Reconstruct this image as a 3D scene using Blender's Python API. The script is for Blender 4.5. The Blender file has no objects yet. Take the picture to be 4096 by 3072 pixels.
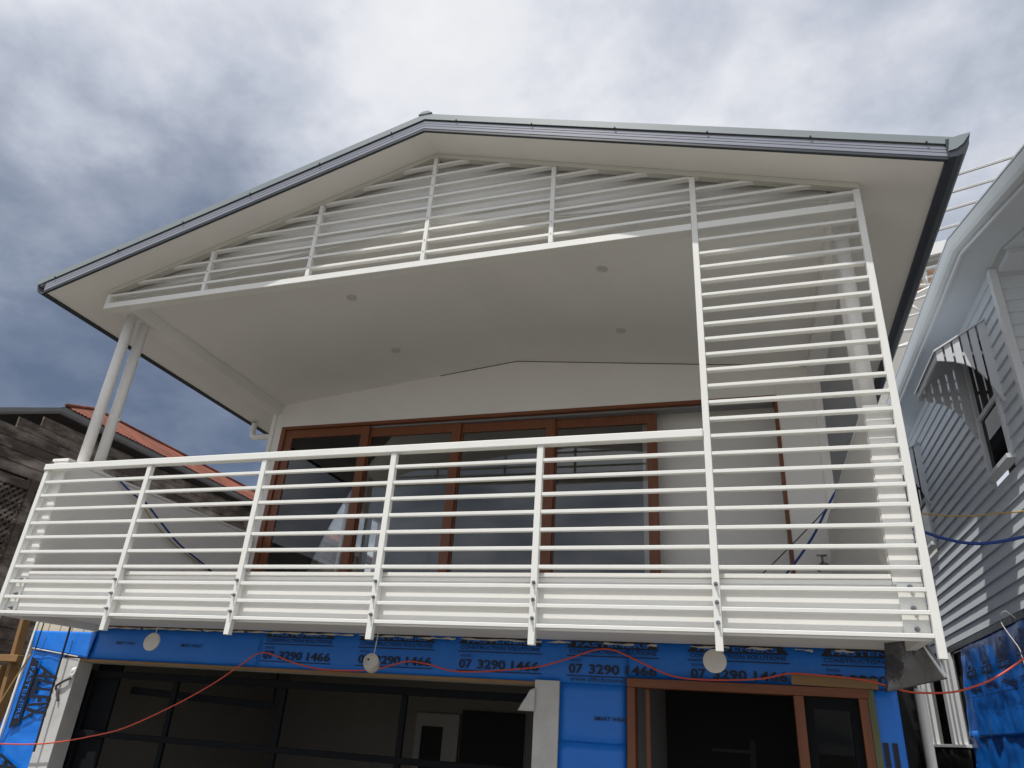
import bpy, bmesh, math, random
from mathutils import Vector, Matrix, noise
random.seed(7)
sc = bpy.context.scene
COL = sc.collection
rad = math.radians

# ------------------------------------------------------------------ camera
cam_d = bpy.data.cameras.new('camera'); cam = bpy.data.objects.new('camera', cam_d); COL.objects.link(cam)
_R = Vector((0.95324, 0.29562, 0.06274)); _U = Vector((0.07428, -0.43042, 0.89957)); _F = Vector((-0.29293, 0.85285, 0.43225))
CAM = Vector((0.1965, -5.0900, -0.5201))
cam.matrix_world = Matrix(((_R.x, _U.x, -_F.x, CAM.x), (_R.y, _U.y, -_F.y, CAM.y), (_R.z, _U.z, -_F.z, CAM.z), (0, 0, 0, 1)))
cam_d.sensor_width = 36; cam_d.lens = 25.02; cam_d.clip_start = 0.05; cam_d.clip_end = 5000
sc.camera = cam

# ------------------------------------------------------------------ light: sun, sky
LDIR = Vector((0.48, 1.0, -2.5)).normalized()           # the way the sunlight travels
S = -LDIR
sun_d = bpy.data.lights.new('sun', 'SUN'); sun = bpy.data.objects.new('sun', sun_d); COL.objects.link(sun)
sun_d.energy = 4.0; sun_d.angle = rad(0.6); sun_d.color = (1.0, 0.965, 0.90)
sun.rotation_mode = 'QUATERNION'; sun.rotation_quaternion = LDIR.to_track_quat('-Z', 'Y')
sun.location = (-4, -8, 14)

world = bpy.data.worlds.new('World'); sc.world = world; world.use_nodes = True
nt = world.node_tree; nt.nodes.clear()
def N(t, **k):
    n = nt.nodes.new(t)
    for a, b in k.items(): setattr(n, a, b)
    return n
L = nt.links.new
out = N('ShaderNodeOutputWorld'); bg = N('ShaderNodeBackground'); L(bg.outputs[0], out.inputs[0])
sky = N('ShaderNodeTexSky'); sky.sky_type = 'NISHITA'; sky.sun_disc = False
sky.sun_elevation = math.asin(S.z); sky.sun_rotation = math.atan2(S.x, S.y)
tc = N('ShaderNodeTexCoord'); sep = N('ShaderNodeSeparateXYZ'); L(tc.outputs['Generated'], sep.inputs[0])
def M(op, a, b=None, c=None, clamp=False):
    n = N('ShaderNodeMath', operation=op); n.use_clamp = clamp
    for i, v in enumerate((a, b, c)):
        if v is None: continue
        if isinstance(v, (int, float)): n.inputs[i].default_value = v
        else: L(v, n.inputs[i])
    return n.outputs[0]
zz = M('ADD', M('MAXIMUM', sep.outputs[2], 0.0), 0.28)
cu = M('DIVIDE', sep.outputs[0], zz); cv = M('DIVIDE', sep.outputs[1], zz)
comb = N('ShaderNodeCombineXYZ'); L(cu, comb.inputs[0]); L(cv, comb.inputs[1]); comb.inputs[2].default_value = 3.1
def noise_w(scale, detail, rough, off, dist=0.0):
    mp = N('ShaderNodeMapping'); mp.inputs['Location'].default_value = off; L(comb.outputs[0], mp.inputs[0])
    n = N('ShaderNodeTexNoise'); n.inputs['Scale'].default_value = scale; n.inputs['Detail'].default_value = detail
    n.inputs['Roughness'].default_value = rough; n.inputs['Distortion'].default_value = dist
    L(mp.outputs[0], n.inputs['Vector']); return n.outputs[0]
n1 = noise_w(1.7, 12, 0.56, (6.4, 3.1, 0), 0.1)
n2 = noise_w(3.4, 12, 0.55, (2.6, 5.3, 2.0), 0.1)
n3 = noise_w(0.55, 4, 0.5, (9.3, 2.2, 5.0))
# a heavy cloud bank lies to the west, low over the old house
def dotdir(v):
    d_ = N('ShaderNodeVectorMath', operation='DOT_PRODUCT'); L(tc.outputs['Generated'], d_.inputs[0]); d_.inputs[1].default_value = v; return d_.outputs['Value']
def sstep(x, lo, hi):
    n = N('ShaderNodeMapRange'); n.interpolation_type = 'SMOOTHSTEP'; L(x, n.inputs[0])
    n.inputs[1].default_value = lo; n.inputs[2].default_value = hi; n.inputs[3].default_value = 0; n.inputs[4].default_value = 1; return n.outputs[0]
bank = sstep(dotdir(Vector((-0.84, 0.50, 0.20)).normalized()), 0.84, 0.985)
bright = sstep(dotdir(Vector((-0.30, 0.45, 0.84)).normalized()), 0.70, 0.99)
val = M('ADD', M('MULTIPLY', M('SUBTRACT', n1, 0.5), 1.2), M('MULTIPLY', M('SUBTRACT', n2, 0.5), 1.1))
val = M('ADD', val, M('MULTIPLY', M('SUBTRACT', n3, 0.5), 0.4))
val = M('ADD', M('ADD', val, 0.665), M('MULTIPLY', bright, 0.10))
val = M('SUBTRACT', val, M('MULTIPLY', bank, 0.55))
ramp = N('ShaderNodeValToRGB'); L(val, ramp.inputs[0]); cr = ramp.color_ramp
cr.elements[0].position = 0.0; cr.elements[0].color = (0.13, 0.17, 0.26, 1)
cr.elements[1].position = 1.0; cr.elements[1].color = (1.0, 1.0, 1.0, 1)
for p_, c_ in ((0.20, (0.20, 0.245, 0.34, 1)), (0.40, (0.36, 0.405, 0.50, 1)), (0.58, (0.60, 0.64, 0.73, 1)), (0.78, (0.88, 0.895, 0.94, 1))):
    e = cr.elements.new(p_); e.color = c_
sm = N('ShaderNodeMix', data_type='RGBA'); sm.blend_type = 'MIX'
skys = N('ShaderNodeMix', data_type='RGBA'); skys.blend_type = 'MULTIPLY'; skys.inputs[0].default_value = 1
L(sky.outputs[0], skys.inputs[6]); skys.inputs[7].default_value = (0.08, 0.08, 0.08, 1)
sm.inputs[0].default_value = 0.88; L(skys.outputs[2], sm.inputs[6]); L(ramp.outputs[0], sm.inputs[7])
L(sm.outputs[2], bg.inputs[0]); bg.inputs[1].default_value = 1.0

vs = sc.view_settings; vs.view_transform = 'Standard'; vs.look = 'None'; vs.exposure = 0.0; vs.gamma = 1.0; vs.use_curve_mapping = False
sc.cycles.max_bounces = 8; sc.cycles.transparent_max_bounces = 12

# ------------------------------------------------------------------ materials
MATS = {}
def mat(name, col, rough=0.6, metal=0.0, var=0.0, vscale=6.0, bump=0.0, bscale=40.0, spec=0.5, grain=None, stretch=(1, 1, 1), dirt=None, coat=0.0, ribs=None):
    m = bpy.data.materials.new(name); m.use_nodes = True; t = m.node_tree; b = t.nodes['Principled BSDF']
    b.inputs['Base Color'].default_value = (*col, 1); b.inputs['Roughness'].default_value = rough; b.inputs['Metallic'].default_value = metal
    b.inputs['Specular IOR Level'].default_value = spec; b.inputs['Coat Weight'].default_value = coat
    def n(ty): return t.nodes.new(ty)
    lk = t.links.new
    tcn = n('ShaderNodeTexCoord'); geo = n('ShaderNodeNewGeometry')
    mp = n('ShaderNodeMapping'); lk(geo.outputs['Position'], mp.inputs[0]); mp.inputs['Scale'].default_value = stretch
    colour = None
    if var > 0:
        nz = n('ShaderNodeTexNoise'); nz.inputs['Scale'].default_value = vscale; nz.inputs['Detail'].default_value = 6; nz.inputs['Roughness'].default_value = 0.6
        lk(mp.outputs[0], nz.inputs['Vector'])
        mr = n('ShaderNodeMapRange'); lk(nz.outputs[0], mr.inputs[0]); mr.inputs[1].default_value = .25; mr.inputs[2].default_value = .75
        mr.inputs[3].default_value = 1 - var; mr.inputs[4].default_value = 1 + var
        mx = n('ShaderNodeMix'); mx.data_type = 'RGBA'; mx.blend_type = 'MULTIPLY'; mx.inputs[0].default_value = 1
        mx.inputs[6].default_value = (*col, 1); lk(mr.outputs[0], mx.inputs[7]); colour = mx.outputs[2]
    if dirt:
        dcol, amt, dsc = dirt
        nz = n('ShaderNodeTexNoise'); nz.inputs['Scale'].default_value = dsc; nz.inputs['Detail'].default_value = 8; nz.inputs['Roughness'].default_value = .65
        lk(mp.outputs[0], nz.inputs['Vector'])
        mr = n('ShaderNodeMapRange'); lk(nz.outputs[0], mr.inputs[0]); mr.inputs[1].default_value = .45; mr.inputs[2].default_value = .68; mr.inputs[4].default_value = amt
        mx = n('ShaderNodeMix'); mx.data_type = 'RGBA'; lk(mr.outputs[0], mx.inputs[0])
        if colour: lk(colour, mx.inputs[6])
        else: mx.inputs[6].default_value = (*col, 1)
        mx.inputs[7].default_value = (*dcol, 1); colour = mx.outputs[2]
    if grain:
        gcol, gsc = grain
        wv = n('ShaderNodeTexNoise'); wv.inputs['Scale'].default_value = gsc; wv.inputs['Detail'].default_value = 5; wv.inputs['Distortion'].default_value = .6
        lk(mp.outputs[0], wv.inputs['Vector'])
        mx = n('ShaderNodeMix'); mx.data_type = 'RGBA'; lk(wv.outputs[0], mx.inputs[0])
        if colour: lk(colour, mx.inputs[6])
        else: mx.inputs[6].default_value = (*col, 1)
        mx.inputs[7].default_value = (*gcol, 1); colour = mx.outputs[2]
    if colour: lk(colour, b.inputs['Base Color'])
    if bump > 0:
        bn = n('ShaderNodeTexNoise'); bn.inputs['Scale'].default_value = bscale; bn.inputs['Detail'].default_value = 4
        lk(mp.outputs[0], bn.inputs['Vector'])
        bp = n('ShaderNodeBump'); bp.inputs['Strength'].default_value = bump; bp.inputs['Distance'].default_value = .02
        lk(bn.outputs[0], bp.inputs['Height']); lk(bp.outputs[0], b.inputs['Normal'])
    if ribs:
        wv = n('ShaderNodeTexWave'); wv.wave_type = 'BANDS'; wv.bands_direction = ribs[0]; wv.inputs['Scale'].default_value = ribs[1]
        lk(geo.outputs['Position'], wv.inputs['Vector'])
        bp = n('ShaderNodeBump'); bp.inputs['Strength'].default_value = ribs[2]; bp.inputs['Distance'].default_value = .01
        lk(wv.outputs[0], bp.inputs['Height']); lk(bp.outputs[0], b.inputs['Normal'])
    MATS[name] = m; return m

WHITE = mat('white_powdercoat', (0.80, 0.80, 0.76), 0.42, var=.03, vscale=5)
PAINT = mat('white_wall_paint', (0.80, 0.785, 0.75), 0.75, var=.03, vscale=2.0, bump=.05, bscale=180)
CEIL = mat('ceiling_paint', (0.78, 0.765, 0.73), 0.8, var=.035, vscale=1.2, bump=.04, bscale=120)
SOFF = mat('soffit_paint', (0.76, 0.74, 0.705), 0.8, var=.035, vscale=1.0, bump=.04, bscale=120)
TRIMW = mat('white_trim_paint', (0.80, 0.79, 0.76), 0.55, var=.03, vscale=3)
RIBW = mat('ribbed_panel_paint', (0.66, 0.64, 0.60), 0.7, ribs=('Y', 7.0, .6))
BARGE = mat('barge_metal', (0.27, 0.285, 0.34), 0.3, metal=.0, var=.05, vscale=2)
CAPM = mat('cap_metal', (0.23, 0.265, 0.28), 0.42, metal=.0, var=.05, vscale=2)
SLATE = mat('slate_gutter_paint', (0.030, 0.036, 0.046), 0.4, var=.1, vscale=2)
ROOFM = mat('roof_sheet_paint', (0.40, 0.43, 0.45), 0.4, metal=.2)
STEEL = mat('bolt_steel', (0.30, 0.30, 0.31), 0.3, metal=1.0)
TIMBER = mat('stained_timber', (0.24, 0.074, 0.020), 0.45, var=.2, vscale=3, grain=((0.12, 0.033, 0.010), 9), stretch=(3, 3, .25), bump=.05, bscale=30)
TIMBH = mat('stained_timber_head', (0.24, 0.074, 0.020), 0.45, var=.2, vscale=3, grain=((0.12, 0.033, 0.010), 9), stretch=(.25, 3, 3), bump=.05, bscale=30)
RAWT = mat('raw_timber', (0.34, 0.20, 0.085), 0.75, var=.25, vscale=4, grain=((0.22, 0.12, 0.05), 8), stretch=(2, 2, .4))
RAWH = mat('raw_batten', (0.30, 0.19, 0.09), 0.75, var=.25, vscale=4, grain=((0.19, 0.11, 0.05), 8), stretch=(.4, 3, 3))
GREENT = mat('treated_green_timber', (0.15, 0.17, 0.085), 0.75, var=.2, vscale=5, grain=((0.10, 0.11, 0.06), 8), stretch=(3, 3, .3))
WRAP = mat('blue_wrap', (0.005, 0.165, 0.66), 0.40, var=.10, vscale=2.5, bump=.25, bscale=9)
WRAPL = mat('blue_wrap_loose', (0.005, 0.18, 0.72), 0.33, var=.10, vscale=3, bump=.35, bscale=5)
INK = mat('print_ink', (0.006, 0.008, 0.02), 0.55)
CREAM = mat('cream_cladding', (0.62, 0.56, 0.44), 0.7, var=.05, vscale=4)
JAMB = mat('grey_jamb_board', (0.56, 0.56, 0.55), 0.75, var=.05, vscale=3, dirt=((0.32, 0.30, 0.27), .35, 5))
NBOARD = mat('weatherboard_grey', (0.60, 0.64, 0.68), 0.55, var=.04, vscale=2.5, bump=.03, bscale=60)
NTRIM = mat('grey_trim', (0.68, 0.70, 0.73), 0.5, var=.03, vscale=3)
NGUT = mat('grey_gutter', (0.58, 0.61, 0.61), 0.4, var=.04, vscale=2)
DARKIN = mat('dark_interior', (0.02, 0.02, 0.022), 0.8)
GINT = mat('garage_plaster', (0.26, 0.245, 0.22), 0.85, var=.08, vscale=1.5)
GDOOR = mat('garage_white_door', (0.40, 0.38, 0.35), 0.6)
GBAR = mat('garage_dark_steel', (0.007, 0.008, 0.010), 0.8, var=.1, spec=.15)
OLDB = mat('old_weatherboard', (0.070, 0.052, 0.042), 0.9, var=.5, vscale=2.6, dirt=((0.42, 0.36, 0.30), .8, 1.6), stretch=(1, .6, 1.7), bump=.25, bscale=25)
OLDG = mat('old_gutter', (0.16, 0.16, 0.165), 0.7, var=.25, vscale=2)
OLDD = mat('old_dark_timber', (0.035, 0.032, 0.033), 0.9, var=.3, vscale=4)
RUST = mat('rusty_roof', (0.125, 0.034, 0.020), 0.9, var=.5, vscale=2.2, dirt=((0.26, 0.080, 0.038), .85, 1.8), bump=.1, bscale=20)
STADW = mat('stadium_white', (0.75, 0.75, 0.74), 0.5)
STADG = mat('stadium_grey', (0.42, 0.41, 0.38), 0.7, var=.1, vscale=.1)
STADB = mat('stadium_seating', (0.24, 0.15, 0.09), 0.9, var=.5, vscale=.45)
CORD = mat('orange_cord_rubber', (0.60, 0.085, 0.045), 0.5)
HOSE = mat('blue_hose_rubber', (0.005, 0.045, 0.25), 0.4)
YCORD = mat('yellow_cord', (0.42, 0.27, 0.07), 0.6)
GCORD = mat('grey_cord', (0.07, 0.06, 0.055), 0.6)
BLACK = mat('black_plastic', (0.008, 0.008, 0.009), 0.4, bump=.5, bscale=6)
PLW = mat('white_plastic', (0.66, 0.63, 0.57), 0.45, var=.05, vscale=20)
PVC = mat('white_pipe_pvc', (0.84, 0.82, 0.78), 0.4)
ALU = mat('pale_aluminium', (0.80, 0.81, 0.82), 0.35, metal=.1)
FOIL = mat('foil_sheet', (0.17, 0.17, 0.18), 0.22, metal=.8, var=.3, vscale=4, bump=.9, bscale=5)
SEAL = mat('sealant', (0.55, 0.53, 0.46), 0.8, bump=.5, bscale=50)
GROUND = mat('ground_dirt', (0.165, 0.155, 0.138), 0.95, var=.2, vscale=1.2, bump=.3, bscale=8)
LAMPM = mat('downlight_trim', (0.56, 0.545, 0.52), 0.4)
TRIMR = mat('rafter_paint', (0.58, 0.57, 0.51), 0.6)
DECKT = mat('deck_tile', (0.26, 0.25, 0.235), 0.6, var=.06, vscale=3)
TRACK = mat('door_track_grey', (0.22, 0.22, 0.22), 0.5)

def glass(name, tint, refl_rough=0.0, ior=1.5):
    m = bpy.data.materials.new(name); m.use_nodes = True; t = m.node_tree; t.nodes.clear()
    o = t.nodes.new('ShaderNodeOutputMaterial'); mx = t.nodes.new('ShaderNodeMixShader'); tr = t.nodes.new('ShaderNodeBsdfTransparent')
    gl = t.nodes.new('ShaderNodeBsdfGlossy'); fr = t.nodes.new('ShaderNodeFresnel'); fr.inputs[0].default_value = ior
    tr.inputs[0].default_value = (*tint, 1); gl.inputs['Roughness'].default_value = refl_rough
    t.links.new(fr.outputs[0], mx.inputs[0]); t.links.new(tr.outputs[0], mx.inputs[1]); t.links.new(gl.outputs[0], mx.inputs[2]); t.links.new(mx.outputs[0], o.inputs[0])
    MATS[name] = m; return m
GLASS = glass('door_glass', (0.84, 0.84, 0.82), 0.0, 1.75)
NGLASS = glass('neighbour_glass', (0.10, 0.11, 0.12), 0.0, 1.25)

# ------------------------------------------------------------------ builders
W = {}          # world matrix of every object, so parents can be undone
def link(name, data, m=None, parent=None, loc=(0, 0, 0), rot=None, scale=None):
    o = bpy.data.objects.new(name, data); COL.objects.link(o)
    mw = Matrix.Translation(Vector(loc))
    if rot is not None: mw = mw @ rot.to_4x4()
    if scale is not None: mw = mw @ Matrix.Diagonal((*scale, 1))
    if parent is not None:
        o.parent = parent; o.matrix_parent_inverse = W[parent.name].inverted()
    o.matrix_basis = mw; W[o.name] = mw
    if m is not None and data is not None and not data.materials: data.materials.append(m)
    return o
def thing(name, label, cat, loc, group=None):
    o = link(name, None, loc=loc); o.empty_display_size = .3; return tag(o, label, cat, group)
def tag(o, label=None, cat=None, group=None, kind=None):
    if label: o['label'] = label
    if cat: o['category'] = cat
    if group: o['group'] = group
    if kind: o['kind'] = kind
    return o
def mesh(name, verts, faces, m, parent=None, smooth=False):
    """vertices in world coordinates; the origin is moved to the middle"""
    c = Vector((0, 0, 0))
    for v in verts: c += Vector(v)
    c /= len(verts)
    me = bpy.data.meshes.new(name); me.from_pydata([tuple(Vector(v) - c) for v in verts], [], faces)
    bm = bmesh.new(); bm.from_mesh(me); bmesh.ops.recalc_face_normals(bm, faces=bm.faces); bm.to_mesh(me); bm.free()
    if smooth:
        for p in me.polygons: p.use_smooth = True
    me.update(); return link(name, me, m, parent, c)
_bc = {}
def boxmesh(sx, sy, sz, m, bev):
    k = (round(sx, 4), round(sy, 4), round(sz, 4), m.name, bev)
    if k not in _bc:
        bm = bmesh.new(); bmesh.ops.create_cube(bm, size=1)
        for v in bm.verts: v.co = Vector((v.co.x * sx, v.co.y * sy, v.co.z * sz))
        if bev > 0: bmesh.ops.bevel(bm, geom=bm.edges[:], offset=min(bev, min(sx, sy, sz) * .3), segments=1, affect='EDGES')
        me = bpy.data.meshes.new('box'); bm.to_mesh(me); bm.free(); me.materials.append(m); _bc[k] = me
    return _bc[k]
def box(name, x0, x1, y0, y1, z0, z1, m, parent=None, bev=.003, rot=None):
    return link(name, boxmesh(abs(x1 - x0), abs(y1 - y0), abs(z1 - z0), m, bev), m, parent, ((x0 + x1) / 2, (y0 + y1) / 2, (z0 + z1) / 2), rot)
def prism(name, poly, axis, a, b, m, parent=None):
    """poly: 2D points in the two other axes (in xyz order); extruded along axis from a to b"""
    def P(p, t):
        if axis == 'y': return (p[0], t, p[1])
        if axis == 'x': return (t, p[0], p[1])
        return (p[0], p[1], t)
    n = len(poly); v = [P(p, a) for p in poly] + [P(p, b) for p in poly]
    f = [list(range(n)), list(range(2 * n - 1, n - 1, -1))] + [[i, (i + 1) % n, n + (i + 1) % n, n + i] for i in range(n)]
    return mesh(name, v, f, m, parent)
def sweep(name, stations, m, parent=None, closed=True, smooth=False, cap=True):
    """stations: list of rings with the same number of points"""
    k = len(stations[0]); v = [p for s in stations for p in s]; f = []
    for i in range(len(stations) - 1):
        for j in range(k if closed else k - 1):
            a = i * k + j; b = i * k + (j + 1) % k; f.append([a, b, b + k, a + k])
    if closed and cap: f += [list(range(k)), list(range((len(stations) - 1) * k, len(stations) * k))]
    return mesh(name, v, f, m, parent, smooth)
def catmull(pts, n=6):
    P = [Vector(p) for p in pts]; o = []
    for i in range(len(P) - 1):
        p0 = P[max(i - 1, 0)]; p1 = P[i]; p2 = P[i + 1]; p3 = P[min(i + 2, len(P) - 1)]
        for k in range(n):
            t = k / n
            o.append(.5 * ((2 * p1) + (p2 - p0) * t + (2 * p0 - 5 * p1 + 4 * p2 - p3) * t * t + (3 * p1 - p0 - 3 * p2 + p3) * t ** 3))
    o.append(P[-1]); return o
def tube(name, pts, r, m, parent=None, sides=8, curve=True, n=6):
    P = catmull(pts, n) if curve else [Vector(p) for p in pts]
    rings = []; up = Vector((0, 0, 1))
    for i, p in enumerate(P):
        t = (P[min(i + 1, len(P) - 1)] - P[max(i - 1, 0)]).normalized()
        a = t.cross(up)
        if a.length < .05: a = t.cross(Vector((0, 1, 0)))
        a.normalize(); b = a.cross(t)
        rings.append([p + r * (math.cos(2 * math.pi * j / sides) * a + math.sin(2 * math.pi * j / sides) * b) for j in range(sides)])
    return sweep(name, rings, m, parent, smooth=True)
def cyl(name, c, r, z0, z1, m, parent=None, sides=20):
    rings = [[(c[0] + r * math.cos(2 * math.pi * j / sides), c[1] + r * math.sin(2 * math.pi * j / sides), z) for j in range(sides)] for z in (z0, z1)]
    return sweep(name, rings, m, parent, smooth=False if sides < 8 else True)
def sheet(name, P, nu, nv, m, parent=None, amp=.01, scale=3., nrm=(0, -1, 0), seed=0., edge=False, thick=.002):
    """wrinkled cloth between corners P00 P10 P11 P01, with a real thickness"""
    P = [Vector(p) for p in P]; nrm = Vector(nrm); v = []
    for j in range(nv + 1):
        for i in range(nu + 1):
            s = i / nu; t = j / nv
            p = (P[0] * (1 - s) + P[1] * s) * (1 - t) + (P[3] * (1 - s) + P[2] * s) * t
            w = abs(noise.noise(p * scale + Vector((seed, 0, seed)))) * .9 + noise.noise(p * scale * 2.7 + Vector((0, seed, 3))) * .35
            fade = 1 if edge else min(1, min(s, 1 - s, t, 1 - t) * 8)
            v.append(p + nrm * (amp * w * fade))
    k = len(v); f = []
    for j in range(nv):
        for i in range(nu):
            a = j * (nu + 1) + i; f.append([a, a + 1, a + nu + 2, a + nu + 1])
    v += [p - nrm * thick for p in v]; f += [[q + k for q in reversed(g)] for g in list(f)]
    rim = [i for i in range(nu + 1)] + [j * (nu + 1) + nu for j in range(1, nv + 1)] + [nv * (nu + 1) + i for i in range(nu - 1, -1, -1)] + [j * (nu + 1) for j in range(nv - 1, 0, -1)]
    for a, b in zip(rim, rim[1:] + rim[:1]): f.append([a, b, b + k, a + k])
    return mesh(name, v, f, m, parent, smooth=True)
DG = None
def letters(name, body, origin, u, vdir, h, m, parent, width=None, warp=None, bold=.0, align='LEFT'):
    """flat lettering on a wall: origin = lower left corner, u = reading direction, vdir = up of the letters"""
    cu_ = bpy.data.curves.new('t', 'FONT'); cu_.body = body; cu_.size = 1.0; cu_.offset = bold; cu_.resolution_u = 3
    ob = bpy.data.objects.new('t', cu_); COL.objects.link(ob)
    dg = bpy.context.evaluated_depsgraph_get(); me = bpy.data.meshes.new_from_object(ob.evaluated_get(dg))
    bpy.data.objects.remove(ob); bpy.data.curves.remove(cu_)
    xs = [v.co.x for v in me.vertices]; ys = [v.co.y for v in me.vertices]
    x0, x1, y0, y1 = min(xs), max(xs), min(ys), max(ys)
    if 'y' not in body and 'g' not in body and ',' not in body: y0 = max(y0, -.02)
    sy = h / (y1 - y0); sx = (width / (x1 - x0)) if width else sy
    u = Vector(u); vdir = Vector(vdir); o = Vector(origin); wid = (x1 - x0) * sx
    for v in me.vertices:
        a = (v.co.x - x0) * sx; b = (v.co.y - y0) * sy
        if warp is not None:
            k = 1 + (warp - 1) * (b / h); a = wid / 2 + (a - wid / 2) * k
        v.co = o + u * a + vdir * b
    c = sum((v.co for v in me.vertices), Vector()) / len(me.vertices)
    for v in me.vertices: v.co -= c
    me.name = name; return link(name, me, m, parent, c)

# ------------------------------------------------------------------ ground
g = mesh('ground', [(-400, -300, -2.6), (400, -300, -2.6), (400, 900, -2.6), (-400, 900, -2.6)], [[0, 1, 2, 3]], GROUND); tag(g, kind='structure')

# ================================================================== NEW HOUSE
XR = -2.565; SL = 0.305
def zs(x): return 4.83 - SL * abs(x - XR)           # underside of the raking soffit
XL, XRT = -6.995, 1.865                              # fascia lines
D = 3.2
H = thing('new_house', 'white two-storey house under construction with gabled balcony and blue wrapped lower walls', 'house', (XR, 1.2, -2.6))

# --- roof
roof = prism('roof', [(XL - .10, zs(XL - .1) + .13), (XR, zs(XR) + .15), (XRT + .10, zs(XRT + .1) + .13), (XRT + .10, zs(XRT + .1) + .165), (XR, zs(XR) + .20), (XL - .10, zs(XL - .1) + .165)], 'y', -.325, 10.2, ROOFM, H)
tag(roof, 'light grey metal roof sheeting')
def rake(name, prof, xa, xb, m, parent):
    rings = [[(x, y, zs(x) + dz) for y, dz in prof] for x in (xa, xb)]
    return sweep(name, rings, m, parent)
for s, xe in (('l', XL), ('r', XRT)):
    x_in = XR
    so = prism('soffit_sheet', [(XR, zs(XR)), (xe, zs(xe)), (xe, zs(xe) + .02), (XR, zs(XR) + .02)], 'y', -.305, 10, SOFF, roof)
    rake('barge_trim', [(-.305, -.004), (-.333, -.004), (-.333, .022), (-.305, .022)], XR, xe, SLATE, roof)
    for dz0, dz1, yy in ((.024, .056, -.336), (.060, .084, -.338), (.088, .118, -.340)):
        rake('barge_board', [(-.31, dz0), (yy, dz0), (yy, dz1), (-.31, dz1)], XR, xe, BARGE, roof)
    rake('shadow_gap', [(-.30, .119), (-.325, .119), (-.325, .132), (-.30, .132)], XR, xe, SLATE, roof)
    rake('roof_capping', [(-.10, .222), (-.345, .214), (-.352, .206), (-.352, .134), (-.347, .134), (-.347, .196), (-.34, .203), (-.10, .212)], XR, xe + (-.12 if s == 'l' else .12), CAPM, roof)
    for k in range(6):
        x = XR + (xe - XR) * (k + .45) / 5.6
        rr = [[(x + .008 * math.cos(a), yy, zs(x) + .139 + .008 * math.sin(a)) for a in [i * math.pi / 3 for i in range(6)]] for yy in (-.351, -.361)]
        sweep('roof_screw', rr, SLATE, roof)
    # gutter: quad profile along the eave
    sg = -1 if s == 'l' else 1; zb = zs(xe) + .005
    prof = [(0, -.006), (.055, -.006), (.10, .012), (.132, .05), (.15, .095), (.158, .14), (.172, .185), (.158, .19), (.142, .15), (.134, .10), (.116, .06), (.09, .028), (.05, .012), (.008, .012), (.008, .14), (0, .14)]
    rings = [[(xe + sg * a, y, zb + b) for a, b in prof] for y in (-.354 if s == 'r' else -.318, 10.2)]
    gt = sweep('gutter', rings, SLATE, roof)
    endp = [(.006, .05), (.06, .062), (.11, .10), (.145, .15), (.176, .196), (.10, .185), (.03, .165)]
    if s == 'r': sweep('gutter_stop', [[(xe + sg * a, y, zb + b) for a, b in [(.004, -.004), (.055, -.004), (.10, .014), (.130, .05), (.148, .095), (.156, .14), (.165, .178), (.004, .17)]] for y in (-.3525, -.347)], SLATE, roof)
    if s == 'r':
        sweep('gutter_end', [[(xe + sg * a, y, zb + b) for a, b in endp] for y in (-.3545, -.361)], CAPM, roof)
    box('fascia', xe - (.02 if s == 'r' else 0), xe + (.02 if s == 'l' else 0), -.30, 10, zs(xe) - .02, zs(xe) + .012, SLATE, roof)
rc = prism('ridge_cap', [(XR - .075, zs(XR - .075) + .225), (XR - .03, 5.066), (XR + .03, 5.066), (XR + .075, zs(XR + .075) + .225), (XR, 5.03)], 'y', -.360, 10, CAPM, roof)

# --- balcony ceiling, gable lining, side beams
ZC = 4.03; CS = .112
XI0, XI1 = -6.27, 1.09
def zc(x): return ZC - CS * abs(x - (-2.60))
for xe in (XI0, XI1):
    prism('ceiling_sheet', [(-2.60, ZC), (xe, zc(xe)), (xe, zc(xe) + .02), (-2.60, ZC + .02)], 'y', .15, D, CEIL, H)
    prism('gable_lining', [(-2.60, ZC + .021), (xe, zc(xe) + .021), (xe, zs(xe) - .004), (-2.60, zs(-2.60) - .004)], 'y', .15, .17, PAINT, H)
# tilted strips added behind the slats; their laps imitate the slats' soft shadow bands
PB = .1376; zb0 = 3.53
while zb0 < 4.8:
    zb1 = zb0 + PB; run = []; n_ = 90
    def flush(run):
        if len(run) < 3: return
        v = []; f = []
        def fy(z): return .149 - .040 * (zb1 - z) / PB
        for x, lo, hi in run: v += [(x, fy(lo), lo), (x, fy(hi), hi), (x, .1495, lo)]
        for i in range(len(run) - 1):
            a = 3 * i; f += [[a, a + 3, a + 4, a + 1], [a + 2, a + 5, a + 3, a]]
        mesh('gable_shadow_lap', v, f, PAINT, H)
    for i in range(n_ + 1):
        x = XI0 + (XI1 - XI0) * i / n_
        lo = max(zb0, zc(x) + .012); hi = min(zb1 - .001, zs(x) - .006)
        if hi - lo > .006: run.append((x, lo, hi))
        else: flush(run); run = []
    flush(run); zb0 = zb1
box('side_beam', -6.455, -6.272, .12, D - .002, 3.47, 3.66, CEIL, H)
box('side_beam', 1.092, 1.262, .12, D - .002, 3.47, 3.66, CEIL, H)
for x, y in ((-1.0, 1.03), (-4.01, 2.32), (-1.02, 2.34), (-3.96, 1.03)):
    z = zc(x); sg = 1 if x > -2.6 else -1
    rot = Matrix.Rotation(math.atan(CS) * sg, 3, 'Y')
    rings = []
    for r_, dz in ((.062, .002), (.062, -.006), (.048, -.010), (.042, -.004), (.001, -.004)):
        rings.append([Vector((x, y, z)) + rot @ Vector((r_ * math.cos(a), r_ * math.sin(a), dz)) for a in [i * math.pi / 12 for i in range(24)]])
    dl = sweep('downlight', rings, LAMPM, H, smooth=False)
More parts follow.
